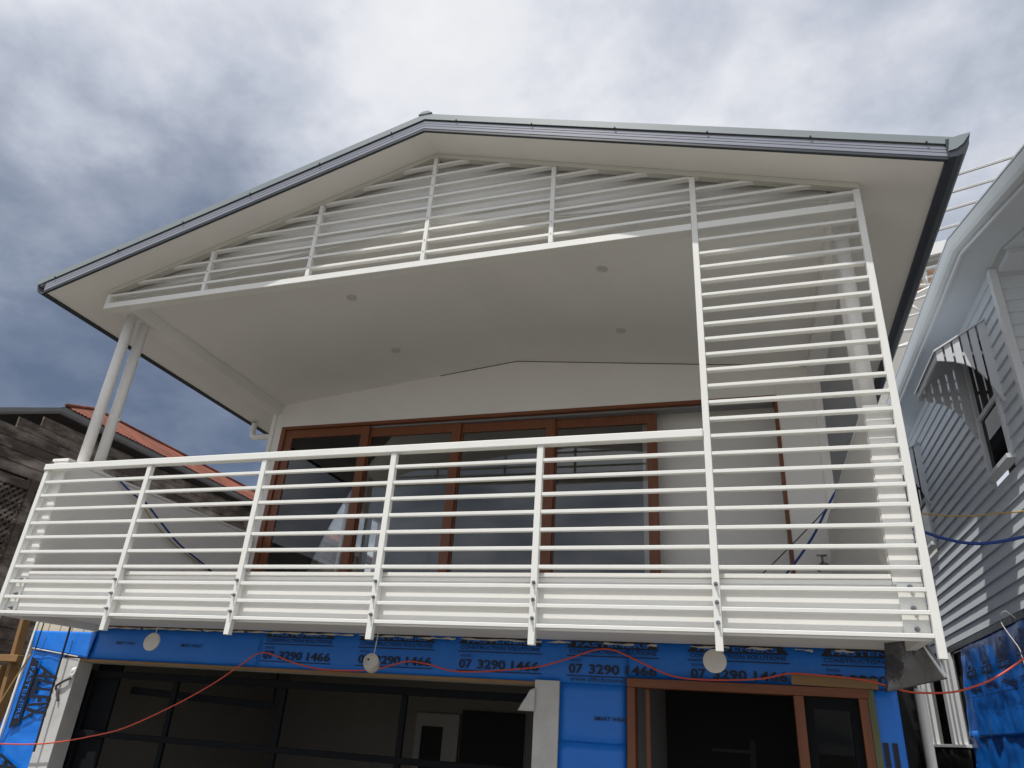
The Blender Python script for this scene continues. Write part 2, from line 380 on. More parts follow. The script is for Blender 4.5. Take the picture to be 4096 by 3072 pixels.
# --- upper back wall with the door opening
OX0, OX1, HEADZ = -6.20, .71, 3.255
BX0, BX1 = -6.39, 1.20
ZD = .505                                            # deck level
box('upper_wall', BX0, OX0, D, D + .2, ZD, 3.9, PAINT, H)
box('upper_wall', OX1, BX1, D, D + .2, ZD, 3.9, PAINT, H)
prism('upper_wall', [(OX0, HEADZ), (OX1, HEADZ), (OX1, zc(OX1) + .1), (-2.6, ZC + .1), (OX0, zc(OX0) + .1)], 'y', D, D + .2, PAINT, H)
box('corner_trim', 1.115, 1.208, D - .018, D, ZD, 3.47, TRIMW, H)
box('corner_trim', -6.398, -6.33, D - .018, D, ZD, 3.47, TRIMW, H)
# dark open joint where ceiling meets wall
for xa, xb in ((-3.74, -2.6), (-2.6, 1.08)):
    prism('open_joint', [(xa, zc(xa) - .001), (xb, zc(xb) - .001), (xb, zc(xb) - .010), (xa, zc(xa) - .010)], 'y', D - .004, D + .01, GCORD, H)
# timber door frame
df = box('door_frame', OX0, OX1, D - .012, D + .21, HEADZ - .045, HEADZ + .002, TIMBH, H)
box('jamb', OX0, OX0 + .075, D - .012, D + .21, ZD, HEADZ - .046, TIMBER, df)
box('jamb', OX1 - .035, OX1, D - .012, D + .21, ZD, HEADZ - .046, TIMBER, df)
box('track', OX0 + .08, OX1 - .04, D + .05, D + .20, HEADZ - .075, HEADZ - .046, TRACK, df)
edges = [(-6.125, -4.745, 0), (-4.85, -3.365, 1), (-3.47, -2.045, 2), (-2.15, -.735, 3)]
for xa, xb, k in edges:
    y0 = D + .015 + k * .045; y1 = y0 + .04; top = HEADZ - .052 - (0.0 if k == 0 else .028); st = .125
    rv = []; 
    outer = [(xa, ZD + .01), (xb, ZD + .01), (xb, top), (xa, top)]
    inner = [(xa + st, ZD + .2), (xb - st, ZD + .2), (xb - st, top - .125), (xa + st, top - .125)]
    v = [(x, y, z) for y in (y0, y1) for x, z in outer + inner]; f = []
    for b_ in (0, 8):
        for i in range(4):
            q = [b_ + i, b_ + (i + 1) % 4, b_ + 4 + (i + 1) % 4, b_ + 4 + i]; f.append(q if b_ == 0 else q[::-1])
    for i in range(4):
        f.append([i, (i + 1) % 4, 8 + (i + 1) % 4, 8 + i]); f.append([4 + i, 4 + (i + 1) % 4, 12 + (i + 1) % 4, 12 + i])
    leaf = mesh('sliding_door', v, f, TIMBER, H)
    box('pane', xa + st - .01, xb - st + .01, (y0 + y1) / 2 - .003, (y0 + y1) / 2 + .003, ZD + .19, top - .115, GLASS, leaf, bev=0)
# plaster nib seen through the open end
box('inner_wall', -.95, 1.15, D + .40, D + .5, ZD, 3.4, PAINT, H)
box('panel_joint', -.008 + .0, .0, D + .396, D + .4, ZD, 3.3, CEIL, H, bev=0)
# the room behind: side wall with windows, back wall, ceiling, floor
for ya, yb, za, zb_ in ((D + .2, 4.27, ZD, 3.4), (6.82, 9.0, ZD, 3.4), (4.27, 6.82, 2.78, 3.4), (4.27, 6.82, ZD, .62)):
    box('inner_side_wall', -6.39, -6.29, ya, yb, za, zb_, PAINT, H, bev=0)
iw = box('side_window', -6.36, -6.31, 4.72, 4.95, .62, 2.78, SLATE, H, bev=0)
box('mullion', -6.36, -6.31, 5.53, 5.89, .62, 2.78, PAINT, iw, bev=0)
box('mullion', -6.36, -6.31, 6.27, 6.45, .62, 2.78, SLATE, iw, bev=0)
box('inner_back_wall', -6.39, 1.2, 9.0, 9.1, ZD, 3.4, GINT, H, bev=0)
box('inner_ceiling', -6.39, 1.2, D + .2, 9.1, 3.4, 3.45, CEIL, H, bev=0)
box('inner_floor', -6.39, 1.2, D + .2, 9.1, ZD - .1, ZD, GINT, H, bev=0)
box('inner_side_wall', 1.1, 1.2, D + .5, 10, -2.6, 3.5, PAINT, H, bev=0)

# --- deck
YF = .078
deck = box('deck', -6.46, 1.26, YF + .02, D + .2, .19, .46, TRIMW, H)
box('deck_floor', -6.27, 1.09, YF + .03, D, .461, ZD, DECKT, deck)
box('deck_nosing', -6.27, 1.09, YF - .008, YF + .05, .482, .514, TRIMW, deck)
box('fascia_upper', -6.27, 1.09, YF + .004, YF + .02, .445, .480, TRIMW, deck)
box('fascia_board', -6.46, 1.26, YF, YF + .019, .108, .443, TRIMW, deck)
box('side_fascia', -6.46, -6.40, YF + .021, 1.19, .108, .188, TRIMW, deck)
box('side_fascia', 1.20, 1.26, YF + .021, 1.19, .108, .188, TRIMW, deck)
box('deck_soffit', -6.40, 1.20, YF + .022, 1.2, .172, .188, CEIL, deck)
# side walls of the balcony with columns standing on them
def side_wall(x0, x1, top, inner_m):
    w = box('balcony_side_wall', x0, x1, YF, D - .02, .461 if False else .445, top, TRIMW, H)
    return w
swl = side_wall(-6.46, -6.272, 1.615, TRIMW)
box('wall_capping', -6.475, -6.262, YF - .012, D - .022, 1.616, 1.645, TRIMW, swl)
box('inner_lining', -6.271, -6.262, YF + .004, D - .022, .515, 1.60, PAINT, swl)
swr = side_wall(1.092, 1.262, 1.68, TRIMW)
box('wall_capping', 1.082, 1.275, YF - .012, D - .022, 1.681, 1.705, TRIMW, swr)
box('inner_lining', 1.083, 1.091, YF + .004, D - .022, .515, 1.67, RIBW, swr)
for x, zt in ((-6.352, 1.646), (1.172, 1.706)):
    for y in (.305, .50):
        c = cyl('column', (x, y), .056, zt, 3.469, TRIMW, H, 28)
        cyl('base_plate', (x, y), .075, zt, zt + .012, TRIMW, c, 28)

# --- eave drain pipe on the left back corner
dp = tube('drain_pipe', [(-6.92, 3.45, 3.47), (-6.92, 3.45, 3.32), (-6.90, 3.46, 3.25), (-6.80, 3.46, 3.235), (-6.38, 3.46, 3.235)], .045, TRIMW, H, 14)

# --- lower storey
YW = 1.2
WR = []
def wrap_piece(x0, x1, z0, z1, amp=.004, seed=0, y=YW, m=WRAP, sub=14):
    nu = max(4, int((x1 - x0) * sub)); nv = max(3, int((z1 - z0) * sub))
    return sheet('wall_wrap', [(x0, y, z0), (x1, y, z0), (x1, y, z1), (x0, y, z1)], nu, nv, m, H, amp, 2.6, (0, -1, 0), seed)
for x0, x1, z0, z1 in ((-7.25, -6.74, -2.6, .3), (-6.74, -1.35, -.165, .171), (-1.35, -.80, -2.6, .171), (-.80, 1.19, -.10, .171), (1.02, 1.19, -2.6, -.10)):
    box('lower_wall', x0, x1, YW + .012, YW + .14, z0, z1, RAWT, H, bev=0)
wb = wrap_piece(-6.46, -4.36, -.165, .155, .009, 1)
wc = wrap_piece(-4.37, -.79, -.165, .172, .008, 2, y=YW - .004)
wd = wrap_piece(-1.352, -.80, -.62, -.15, .005, 3, y=YW - .001)
we = wrap_piece(-1.352, -.80, -1.6, -.605, .006, 4, y=YW - .006)
wf = wrap_piece(-.795, 1.195, -.105, .172, .009, 5, y=YW - .001)
wg = wrap_piece(1.0, 1.195, -1.6, -.10, .006, 6, y=YW - .003)
# the sunlit return at the left end
sheet('wall_wrap', [(-7.42, YW - .004, -1.5), (-6.745, YW - .004, -1.5), (-6.745, YW - .004, -.10), (-7.22, YW - .004, -.10)], 20, 34, WRAPL, H, .022, 3.4, (0, -1, 0), 9, edge=True)
fl = sheet('wrap_flap', [(-7.215, YW - .03, -.085), (-6.42, YW - .03, -.165), (-6.40, YW - .02, .098), (-7.26, YW - .03, .092)], 24, 10, WRAPL, H, .022, 3.0, (0, -1, 0), 12, edge=True)
sheet('tape_edge', [(-7.20, YW - .043, -.094), (-6.54, YW - .043, -.158), (-6.54, YW - .043, -.146), (-7.20, YW - .043, -.082)], 20, 2, PLW, fl, .01, 4, (0, -1, 0), 3)
for k in range(5):
    box('cladding_board', -7.255 + k * .165, -7.255 + k * .165 + .155, YW - .012, YW + .012, .03, .32, CREAM, H)
box('corner_angle', -7.285, -7.258, YW - .03, YW + .03, -1.2, .32, TRIMW, H)
# printing on the wrap
U = Vector((1, 0, 0)); V = Vector((0, 0, 1))
def quadprint(name, pts, parent, m=INK):
    return mesh(name, pts, [list(range(len(pts)))], m, parent)
yp = YW - .0165
blocks = [(-4.30, .73, 0), (-3.27, .73, 0), (-2.27, .73, 0), (-1.28, .73, 0), (-.28, .73, 0), (.72, .73, 1)]
for x, w, cut in blocks:
    par = wc if x < -.5 else wf
    zd = -.088; xr = 1.188 if cut else x + w + .02; xt = 1.188 if cut else x + w - .03
    ph, cs, fa = ('07 3290', 'CONSTRUCTION S', 'FASTEN') if cut else ('07 3290 1466', 'CONSTRUCTION SOLUTIONS', 'FASTENERS')
    for wd_, f0, f1 in (('07', 0, .16), ('3290', .235, .585), ('1466', .66, 1.0)):
        if cut and f0 > .5: continue
        letters('printed_phone_number', wd_, (x + w * f0, yp, zd), U, V, .074, INK, par, w * (f1 - f0), bold=.02)
    letters('printed_small_text', 'PHONE:', (x + .01, yp, .004), U, V, .020, INK, par, .10)
    quadprint('printed_line', [(x - .02, yp, .046), (xr, yp, .046), (xr, yp, .054), (x - .02, yp, .054)], par)
    quadprint('printed_line', [(x - .02, yp, -.112), (xr, yp, -.112), (xr, yp, -.104), (x - .02, yp, -.104)], par)
    letters('printed_words', cs, (x, yp, .070), U, V, .030, INK, par, .46 if cut else w, bold=.012)
    quadprint('printed_trapezoid', [(x - .02, yp, .112), (xr, yp, .112), (xt, yp, .170), (x + .03, yp, .170)], par)
    letters('printed_words', fa, (x + .06, yp - .002, .124), U, V, .032, WRAP, par, .39 if cut else w - .12, bold=.015)
letters('printed_web_address', 'www.allfixfasteners', (-1.27, yp, -.150), U, V, .036, INK, wc, .50)
letters('printed_words', 'SMART WRAP', (-1.06, yp, -.436), U, V, .030, INK, wd, .27, bold=.015)
letters('printed_small_text', 'building membrane', (-1.13, yp, -.462), U, V, .014, INK, wd, .30) if False else None
letters('printed_words', 'SMART WRAP', (-6.12, yp, -.012), U, V, .030, INK, wb, .24, bold=.01)
letters('printed_words', 'SMART WRAP', (-5.30, yp, -.012), U, V, .030, INK, wb, .26, bold=.01)
def logo(o, u, v, s, par, m=INK, mb=WRAP):
    """fan-shaped lettering over a black trapezoid"""
    o = Vector(o); u = Vector(u); v = Vector(v); n = u.cross(v)
    letters('printed_logo', 'ALLFIX', o + u * s * .10 + v * s * .20, u, v, s * .42, m, par, s * .80, warp=.70, bold=.03)
    quadprint('printed_trapezoid', [o, o + u * s, o + u * s * .93 + v * s * .17, o + u * s * .07 + v * s * .17], par, m)
    letters('printed_words', 'FASTENERS', o + u * s * .14 + v * s * .045 + n * .002, u, v, s * .085, mb, par, s * .72, bold=.01)
logo((-7.17, YW - .036, -.17), (0, 0, -1), (1, 0, 0), .70, fl)
logo((-7.30, YW - .036, -1.02), (0, 0, -1), (1, 0, 0), .70, fl)
for xa in (1.05, 1.11): quadprint('printed_logo', [(xa, YW - .012, -.62), (xa + .035, YW - .012, -.62), (xa + .035, YW - .012, -.46), (xa - .0, YW - .012, -.46)], wg)
quadprint('printed_trapezoid', [(1.04, YW - .012, -.74), (1.19, YW - .012, -.74), (1.19, YW - .012, -.635), (1.04, YW - .012, -.635)], wg)
letters('printed_words', 'TEN', (1.055, YW - .014, -.715), U, V, .05, WRAP, wg, .12, bold=.01)
# sealant smeared along the top of the wrap
xx = -6.35
while xx < 1.1:
    ln = random.uniform(.35, .8) if xx < -1.6 else random.uniform(.08, .3)
    pts = [(xx + ln * i / 10, YW - .016, .152 + random.uniform(-.005, .005)) for i in range(11)]
    rings = [[(p[0], p[1] + .006 * math.cos(a), p[2] + (.007 + .004 * math.sin(p[0] * 31)) * math.sin(a)) for a in [i * math.pi / 4 for i in range(8)]] for p in pts]
    sweep('sealant_bead', rings, SEAL, H, smooth=True)
    xx += ln + (random.uniform(.02, .08) if xx < -1.6 else random.uniform(.1, .3))
# garage opening
box('garage_trim', -6.76, -6.52, YW - .028, YW + .16, -2.6, -.168, JAMB, H)
box('garage_trim', -1.565, -1.353, YW - .028, YW + .16, -2.6, -.155, JAMB, H)
box('garage_head', -6.52, -1.565, YW - .012, YW + .03, -.195, -.166, RAWH, H)
box('garage_lintel', -6.52, -1.565, YW + .031, 1.385, -.200, -.166, GINT, H)
gd = thing  # (alias kept short)
gdoor = box('garage_door_frame', -6.66, -1.45, 1.40, 1.44, -.33, -.26, GBAR, H)
for x in (-6.55, -5.42, -4.14, -2.86, -1.60):
    wd_ = .12 if x < -6 else .055
    box('upright', x - wd_ / 2 - (.06 if x < -6 else 0), x + wd_ / 2, 1.395, 1.435, -2.5, -.331, GBAR, gdoor)
for z in (-.86, -1.42, -1.98, -2.5):
    box('crossbar', -6.66, -1.45, 1.39, 1.43, z - .028, z + .028, GBAR, gdoor)
box('side_panel', -6.52, -6.20, 1.445, 1.475, -2.6, -.20, GBAR, gdoor)
box('door_track', -6.18, -4.3, 1.62, 1.70, -.50, -.43, GBAR, gdoor, rot=Matrix.Rotation(rad(2), 3, 'Y'))
box('track_hanger', -4.42, -4.40, 1.64, 1.66, -.5, .1, GBAR, gdoor)
# garage room
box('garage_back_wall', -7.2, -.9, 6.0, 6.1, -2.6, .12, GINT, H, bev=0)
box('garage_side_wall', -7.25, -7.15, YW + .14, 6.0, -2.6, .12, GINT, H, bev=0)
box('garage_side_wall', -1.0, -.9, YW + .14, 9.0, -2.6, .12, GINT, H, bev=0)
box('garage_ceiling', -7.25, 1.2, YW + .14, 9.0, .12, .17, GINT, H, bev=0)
idr = box('inner_door', -4.75, -4.05, 5.93, 5.99, -2.55, -.42, GDOOR, H)
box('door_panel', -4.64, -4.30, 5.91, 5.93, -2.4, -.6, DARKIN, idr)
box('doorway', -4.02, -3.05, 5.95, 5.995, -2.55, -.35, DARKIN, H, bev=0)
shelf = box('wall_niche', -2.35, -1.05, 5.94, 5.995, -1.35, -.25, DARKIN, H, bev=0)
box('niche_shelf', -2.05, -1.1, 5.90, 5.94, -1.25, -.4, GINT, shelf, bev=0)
# entry door frame of stained timber
ef = box('entry_frame', -.79, 1.00, YW - .035, YW + .12, -.175, -.108, TIMBH, H)
box('jamb', -.79, -.725, YW - .035, YW + .12, -2.6, -.176, TIMBER, ef)
box('jamb', .925, .985, YW - .035, YW + .12, -2.6, -.176, TIMBER, ef)
box('mullion', .475, .545, YW - .033, YW + .10, -2.6, -.176, TIMBER, ef)
box('door_stile', -.655, -.62, YW + .06, YW + .10, -2.6, -.176, TIMBER, ef)
sl_ = [(.546, -2.5), (.924, -2.5), (.924, -.177), (.546, -.177)]; si = [(.61, -2.4), (.86, -2.4), (.86, -.26), (.61, -.26)]
v = [(x, y, z) for y in (YW + .0, YW + .04) for x, z in sl_ + si]; f = []
for b_ in (0, 8):
    for i in range(4): f.append([b_ + i, b_ + (i + 1) % 4, b_ + 4 + (i + 1) % 4, b_ + 4 + i])
for i in range(4): f.append([i, (i + 1) % 4, 8 + (i + 1) % 4, 8 + i]); f.append([4 + i, 4 + (i + 1) % 4, 12 + (i + 1) % 4, 12 + i])
sd = mesh('sidelight', v, f, GBAR, H)
box('pane', .60, .87, YW + .018, YW + .022, -2.41, -.25, NGLASS, sd, bev=0)
box('green_reveal', .987, 1.035, YW - .03, YW + .10, -2.6, -.112, GREENT, H)
box('packing_batten', .47, 1.07, YW - .045, YW - .004, -.105, -.032, RAWH, H, rot=Matrix.Rotation(rad(1.0), 3, 'Y'))
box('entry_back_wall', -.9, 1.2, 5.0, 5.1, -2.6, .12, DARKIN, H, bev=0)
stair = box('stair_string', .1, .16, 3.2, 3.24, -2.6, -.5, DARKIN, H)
for k in range(4):
    box('stair_tread', -.25, .12, 3.0, 3.25, -.62 - k * .19, -.59 - k * .19, OLDD, stair)

# ================================================================== BALUSTRADE AND SCREENS
PX = [-6.42, -5.131, -3.846, -2.561, -1.279, 0.0, 1.288]
PW, PD = .05, .05
RZ = [1.376 - .1383 * k for k in range(10)]
BAL = thing('balcony_balustrade', 'white metal balustrade of horizontal rails bolted to the balcony edge', 'balustrade', (-3.2, 0, 0))
def bolts(post, x, n=3):
    for z in (.43, .31, .18):
        rr = []
        for y, r_ in ((-.001, .015), (-.004, .015), (-.004, .011), (-.016, .011), (-.016, .006), (-.034, .006)):
            rr.append([(x + r_ * math.cos(a), y, z + r_ * math.sin(a)) for a in [i * math.pi / 4 for i in range(8)]])
        sweep('bolt', rr, STEEL, post)
def end_bracket(post, xa, xb, xb_bolt):
    br = box('bracket_plate', xa, xb, .062, .076, .135, .455, WHITE, post)
    for z in (.43, .30, .175):
        rr = []
        for y, r_ in ((.061, .017), (.057, .017), (.057, .012), (.043, .012), (.043, .006), (.024, .006)):
            rr.append([(xb_bolt + r_ * math.cos(a), y, z + r_ * math.sin(a)) for a in [i * math.pi / 4 for i in range(8)]])
        sweep('bolt', rr, STEEL, post)
for i, x in enumerate(PX[:5]):
    p = box('post', x - PW / 2, x + PW / 2, 0, PD, 0.0 if i else .02, 1.497, WHITE, BAL)
    if i: bolts(p, x); box('fixing_block', x - .022, x + .022, PD + .001, YF - .001, .15, .45, WHITE, p)
    else: end_bracket(p, x + .026, x + .15, x + .105)
box('top_rail', PX[0] - .035, PX[5] - PW / 2 - .001, -.012, PD + .012, 1.498, 1.562, WHITE, BAL, bev=.006)
for b in range(5):
    xa, xb = PX[b] + PW / 2, PX[b + 1] - PW / 2
    for z in RZ:
        box('rail', xa, xb, .008, .043, z - .0135, z + .0135, WHITE, BAL)
SCR = thing('privacy_screen', 'tall white slatted screen at the right end of the balcony', 'screen', (.65, 0, 0))
zt6 = zs(0) - .06; zt7 = zs(1.288) - .06
p6 = box('post', -PW / 2, PW / 2, 0, PD, 0, zt6, WHITE, SCR); bolts(p6, 0); box('fixing_block', -.022, .022, PD + .001, YF - .001, .15, .45, WHITE, p6)
p7 = box('post', 1.288 - PW / 2, 1.288 + PW / 2, 0, PD, 0, zt7, WHITE, SCR); end_bracket(p7, 1.11, 1.262, 1.185)
z = RZ[-1]
while z < 3.36:
    box('rail', PW / 2, 1.288 - PW / 2, .008, .043 if z < 1.45 else .052, z - .0135, z + .0135, WHITE, SCR); z += .13765
GS = thing('gable_screen', 'white triangular slatted screen filling the gable above the balcony', 'screen', (XR, 0, 3.4))
ZCH = 3.438
box('bottom_chord', -6.455, PX[5] - PW / 2 - .001, -.002, .104, ZCH - .034, ZCH + .034, WHITE, GS)
box('bottom_chord', PW / 2 + .001, 1.288 - PW / 2 - .001, -.002, .104, ZCH - .034, ZCH + .034, WHITE, GS)
box('end_post', -6.455, -6.41, .0, PD, ZCH + .035, zs(-6.43) - .055, WHITE, GS)
for xa, xb in ((XR, -6.455), (XR, 1.312)):
    prism('rafter', [(xa, zs(xa) - .003), (xb, zs(xb) - .003), (xb, zs(xb) - .055), (xa, zs(xa) - .055)], 'y', -.006, .060, TRIMR, GS)
for x in PX[1:5]:
    box('upright', x - .022, x + .022, 0, PD, ZCH + .035, zs(x) - .058, WHITE, GS)
for x in PX[1:5]:
    for z in [ZCH + .1376 * k for k in range(1, 9)]:
        if z > zs(x) - .12 or random.random() < .35: continue
        sweep('screw', [[(x + .006 * math.cos(a), y, z + .006 * math.sin(a)) for a in [i * math.pi / 3 for i in range(6)]] for y in (.001, -.004)], STEEL, GS)
for k in range(1, 10):
    z = ZCH + .1376 * k; half = (4.83 - .0235 - z) / SL
    for b in range(6):
        xa, xb = PX[b] + .023, PX[b + 1] - .023
        if b == 5: xa = PW / 2
        if b == 0: xa = -6.41
        lo, hi = max(xa, XR - half), min(xb, XR + half)
        if hi - lo < .08: continue
        zt, zb = z + .0135, z - .0135; dl = .027 / SL
        # ends under the rafter are cut to its rake
        pl = [(lo, zb), (hi, zb), (hi - (dl if hi < xb - .001 else 0) * .0, zt), (lo, zt)]
        prism('slat', pl, 'y', .008, .052, WHITE, GS)

# ================================================================== NEIGHBOUR HOUSE (right)
NX = 2.9
NH = thing('neighbour_house', 'pale blue-grey weatherboard house on the right with shaded window hoods', 'house', (NX, 6, -2.6))
yC, yE = 2.25, 13.0
wins = [(2.92, 3.60), (6.62, 7.32)]
def nboard(ya, yb, z):
    return prism('weatherboard', [(NX + .01, z), (NX - .030, z), (NX - .034, z + .004), (NX - .010, z + .150), (NX + .01, z + .150)], 'y', ya, yb, NBOARD, NH)
z = .88
while z < 4.15:
    segs = [(yC + .06, yE)]
    if 2.20 < z + .142 and z < 3.72:
        segs = [(yC + .06, wins[0][0] - .05), (wins[0][1] + .05, wins[1][0] - .05), (wins[1][1] + .05, yE)]
    for a, b in segs: nboard(a, b, z)
    z += .1418
box('corner_board', NX - .045, NX + .03, yC - .02, yC + .058, .86, 4.1, NTRIM, NH)
z = .88
while z < 3.9:
    prism('front_weatherboard', [(yC + .03, z), (yC - .008, z), (yC + .012, z + .15), (yC + .03, z + .15)], 'x', NX + .031, 5.0, NBOARD, NH); z += .1418
box('wall_core', NX + .012, NX + .2, yC + .06, yE, .86, 4.2, DARKIN, NH, bev=0) if False else None
box('bottom_flashing', NX - .03, NX + .03, yC, yE, .80, .878, BLACK, NH)
# eave: gutter, fascia, soffit; and the verandah roof falling to the street
def nrail(name, prof, m, parent=NH):
    st = [(yE, 0), (1.90, 0), (-1.2, -.31 * 3.1)]
    return sweep(name, [[(2.45 + a, y, 4.29 + dz + b) for a, b in prof] for y, dz in st], m, parent)
ev = nrail('gutter', [(0, 0), (.015, -.09), (.03, -.13), (.06, -.15), (.085, -.15), (.085, .0), (.04, .012)], NGUT)
nrail('fascia', [(.087, .0), (.087, -.185), (.112, -.185), (.112, .0)], NTRIM, ev)
nrail('soffit_sheet', [(.114, -.17), (.44, -.17), (.44, -.15), (.114, -.15)], NBOARD, ev)
nrail('roof_sheet', [(.0, .013), (3.0, .9), (3.0, .93), (.0, .03)], ROOFM, ev)
prism('verandah_ceiling', [(1.90, 4.11), (-1.2, 3.15), (-1.2, 3.17), (1.90, 4.13)], 'x', NX + .02, 5.0, NBOARD, NH)
box('verandah_head', NX + .05, 5.0, 1.9, yC - .02, 4.05, 4.11, NBOARD, NH)
# windows with hoods
def nwindow(ya, yb, idx):
    za, zb = 2.30, 3.70
    w = box('window', NX - .05, NX + .01, ya - .075, ya, za - .02, zb + .05, NTRIM, NH)
    box('frame', NX - .05, NX + .01, yb, yb + .075, za - .02, zb + .05, NTRIM, w)
    box('frame', NX - .05, NX + .01, ya, yb, zb, zb + .05, NTRIM, w)
    box('sill', NX - .10, NX + .01, ya - .09, yb + .09, za - .07, za - .021, NTRIM, w)
    box('sash_rail', NX - .04, NX, ya, yb, 2.93, 2.985, NTRIM, w)
    box('sash_rail', NX - .035, NX, ya, yb, za - .02, za + .03, NTRIM, w)
    box('pane', NX - .012, NX - .006, ya, yb, za + .03, zb, NGLASS, w, bev=0)
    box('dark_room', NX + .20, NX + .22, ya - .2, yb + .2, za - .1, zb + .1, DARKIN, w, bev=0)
    box('curtain', NX + .06, NX + .08, ya + .30, ya + .55, za, zb - .4, CEIL, w, bev=0)
    yn, yf = ya - .18, yb + .20
    hood = prism('window_hood', [(2.325, 3.425), (NX - .03, 3.772), (NX - .03, 3.792), (2.325, 3.445)], 'y', yn - .03, yf + .03, NTRIM, NH)
    tag(hood, 'small sloping window hood with slatted sides')
    box('front_fascia', 2.345, 2.367, yn + .024, yf - .024, 3.345, 3.432, NTRIM, hood)
    def roofz(x): return 3.425 + (x - 2.325) * (3.772 - 3.425) / (NX - .03 - 2.325) - .004
    def arc(x):
        pts = [(2.345, 3.325), (2.50, 3.30), (2.62, 3.25), (2.70, 3.18), (2.77, 3.07), (2.82, 2.93), (2.86, 2.81), (2.9, 2.80)]
        for (a, za_), (b, zb_) in zip(pts, pts[1:]):
            if a <= x <= b: return za_ + (zb_ - za_) * (x - a) / (b - a)
        return 2.8
    for yy in (yn, yf):
        n_ = 6; x = 2.348; wdt = [.067] * 5 + [.12]
        for q in range(n_):
            x1 = x + wdt[q]
            pl = [(x, arc(x)), (x1, arc(x1) if q < n_ - 1 else 2.79)]
            if q == n_ - 1: pl = [(x, arc(x)), (x + .07, arc(x + .07)), (x1, 2.79)]
            pl += [(x1, roofz(x1)), (x, roofz(x))]
            prism('hood_slat', pl, 'y', yy - .011, yy + .011, NTRIM, hood); x = x1 + .022
        prism('hood_rail', [(2.35, 3.36), (NX - .035, 3.46), (NX - .035, 3.50), (2.35, 3.40)], 'y', yy + .012, yy + .034, NTRIM, hood) if False else box('hood_rail', 2.35, NX - .04, yy + .012, yy + .034, 3.375, 3.415, NTRIM, hood)
for i, (a, b) in enumerate(wins): nwindow(a, b, i)
# lower wall wrapped in blue
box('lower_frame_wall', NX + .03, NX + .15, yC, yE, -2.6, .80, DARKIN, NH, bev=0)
nw1 = sheet('wall_wrap', [(NX - .005, 2.6, -.27), (NX - .005, 6.85, -.29), (NX - .005, 6.45, .82), (NX - .005, 2.6, .82)], 70, 26, WRAPL, NH, .032, 2.0, (-1, 0, 0), 21, edge=True)
nw2 = sheet('wall_wrap', [(NX + .012, 2.6, -2.4), (NX + .012, 6.9, -2.4), (NX + .012, 6.9, -.2), (NX + .012, 2.6, -.2)], 50, 30, WRAPL, NH, .05, 2.0, (-1, 0, 0), 27, edge=True)
for yb_ in (6.25, 5.55, 4.85, 4.15, 3.45):
    logo((NX - .046, yb_, .40), (0, -1, 0), (0, 0, 1), .52, nw1)
    for wd_, f0, f1 in (('07', 0, .16), ('3290', .235, .585), ('1466', .66, 1.0)):
        letters('printed_phone_number', wd_, (NX - .046, yb_ - .6 * f0, .21), (0, -1, 0), (0, 0, 1), .075, INK, nw1, .6 * (f1 - f0), bold=.01)
    quadprint('printed_line', [(NX - .046, yb_, .17), (NX - .046, yb_ - .6, .17), (NX - .046, yb_ - .6, .178), (NX - .046, yb_, .178)], nw1)
# tall metal window set in the lower wall
aw = box('metal_window', NX - .06, NX + .02, 6.9, 9.52, -.40, -.36, ALU, NH)
for a, b in ((9.40, 9.52), (9.15, 9.30), (8.72, 8.88), (7.50, 7.70), (7.25, 7.38), (6.98, 7.12)):
    box('window_jamb', NX - .06, NX + .02, a, b, -.359, .80, ALU, aw)
box('pane', NX - .01, NX - .004, 6.9, 9.5, -.36, .8, NGLASS, aw, bev=0)
bp_ = sheet('black_sheet', [(NX - .03, 6.7, -2.4), (NX - .03, 9.8, -2.4), (NX - .03, 9.7, -.42), (NX - .03, 6.85, -.42)], 20, 16, BLACK, NH, .05, 2.2, (-1, 0, 0), 31, edge=True)

# ================================================================== OLD HOUSE (left)
OX = -11.3
OH = thing('old_timber_house', 'weathered dark timber house with rusty red roof behind the balcony on the left', 'house', (OX, 6, -2.6))
def orail(name, prof, m, parent=OH):
    st = [(16, -.10), (3.45, 0), (0.4, -.435 * 3.05)]
    return sweep(name, [[(-11.0 + a, y, 4.03 + dz + b) for a, b in prof] for y, dz in st], m, parent)
og = orail('gutter', [(0, 0), (-.01, -.07), (-.04, -.11), (-.10, -.11), (-.10, 0)], OLDG)
orail('eave_lining', [(-.10, -.04), (-.3, -.10), (-.3, -.07), (-.10, -.01)], OLDD, og)
z = 3.84; k = 0
while z > -2.5:
    ya = 3.66 if z < 2.8 else max(.5, 3.45 - (3.90 - z) / .435 + .05)
    prism('weatherboard', [(OX - .02, z - .19), (OX + .022, z - .19), (OX + .004, z), (OX - .02, z)], 'y', ya, 15 + .001 * k, OLDB, OH); z -= .18; k += 1
box('verandah_post', OX - .05, OX + .06, 3.52, 3.64, -2.6, 2.75, OLDB, OH)
box('verandah_beam', OX - .05, OX + .05, .6, 3.65, 2.55, 2.70, OLDB, OH)
lv = []; lf = []
def lath(a, b, w):
    a = Vector(a); b = Vector(b); t = (b - a).normalized(); s_ = t.cross(Vector((1, 0, 0))) * w / 2; o = Vector((.006, 0, 0)); n0 = len(lv)
    for q in (a - s_ - o, a + s_ - o, b + s_ - o, b - s_ - o, a - s_ + o, a + s_ + o, b + s_ + o, b - s_ + o): lv.append(tuple(q))
    for fc in ([0, 1, 2, 3], [7, 6, 5, 4], [0, 4, 5, 1], [1, 5, 6, 2], [2, 6, 7, 3], [3, 7, 4, 0]): lf.append([n0 + i for i in fc])
y0, y1, z0, z1 = .8, 3.52, -.6, 2.55
t = y0 - (z1 - z0)
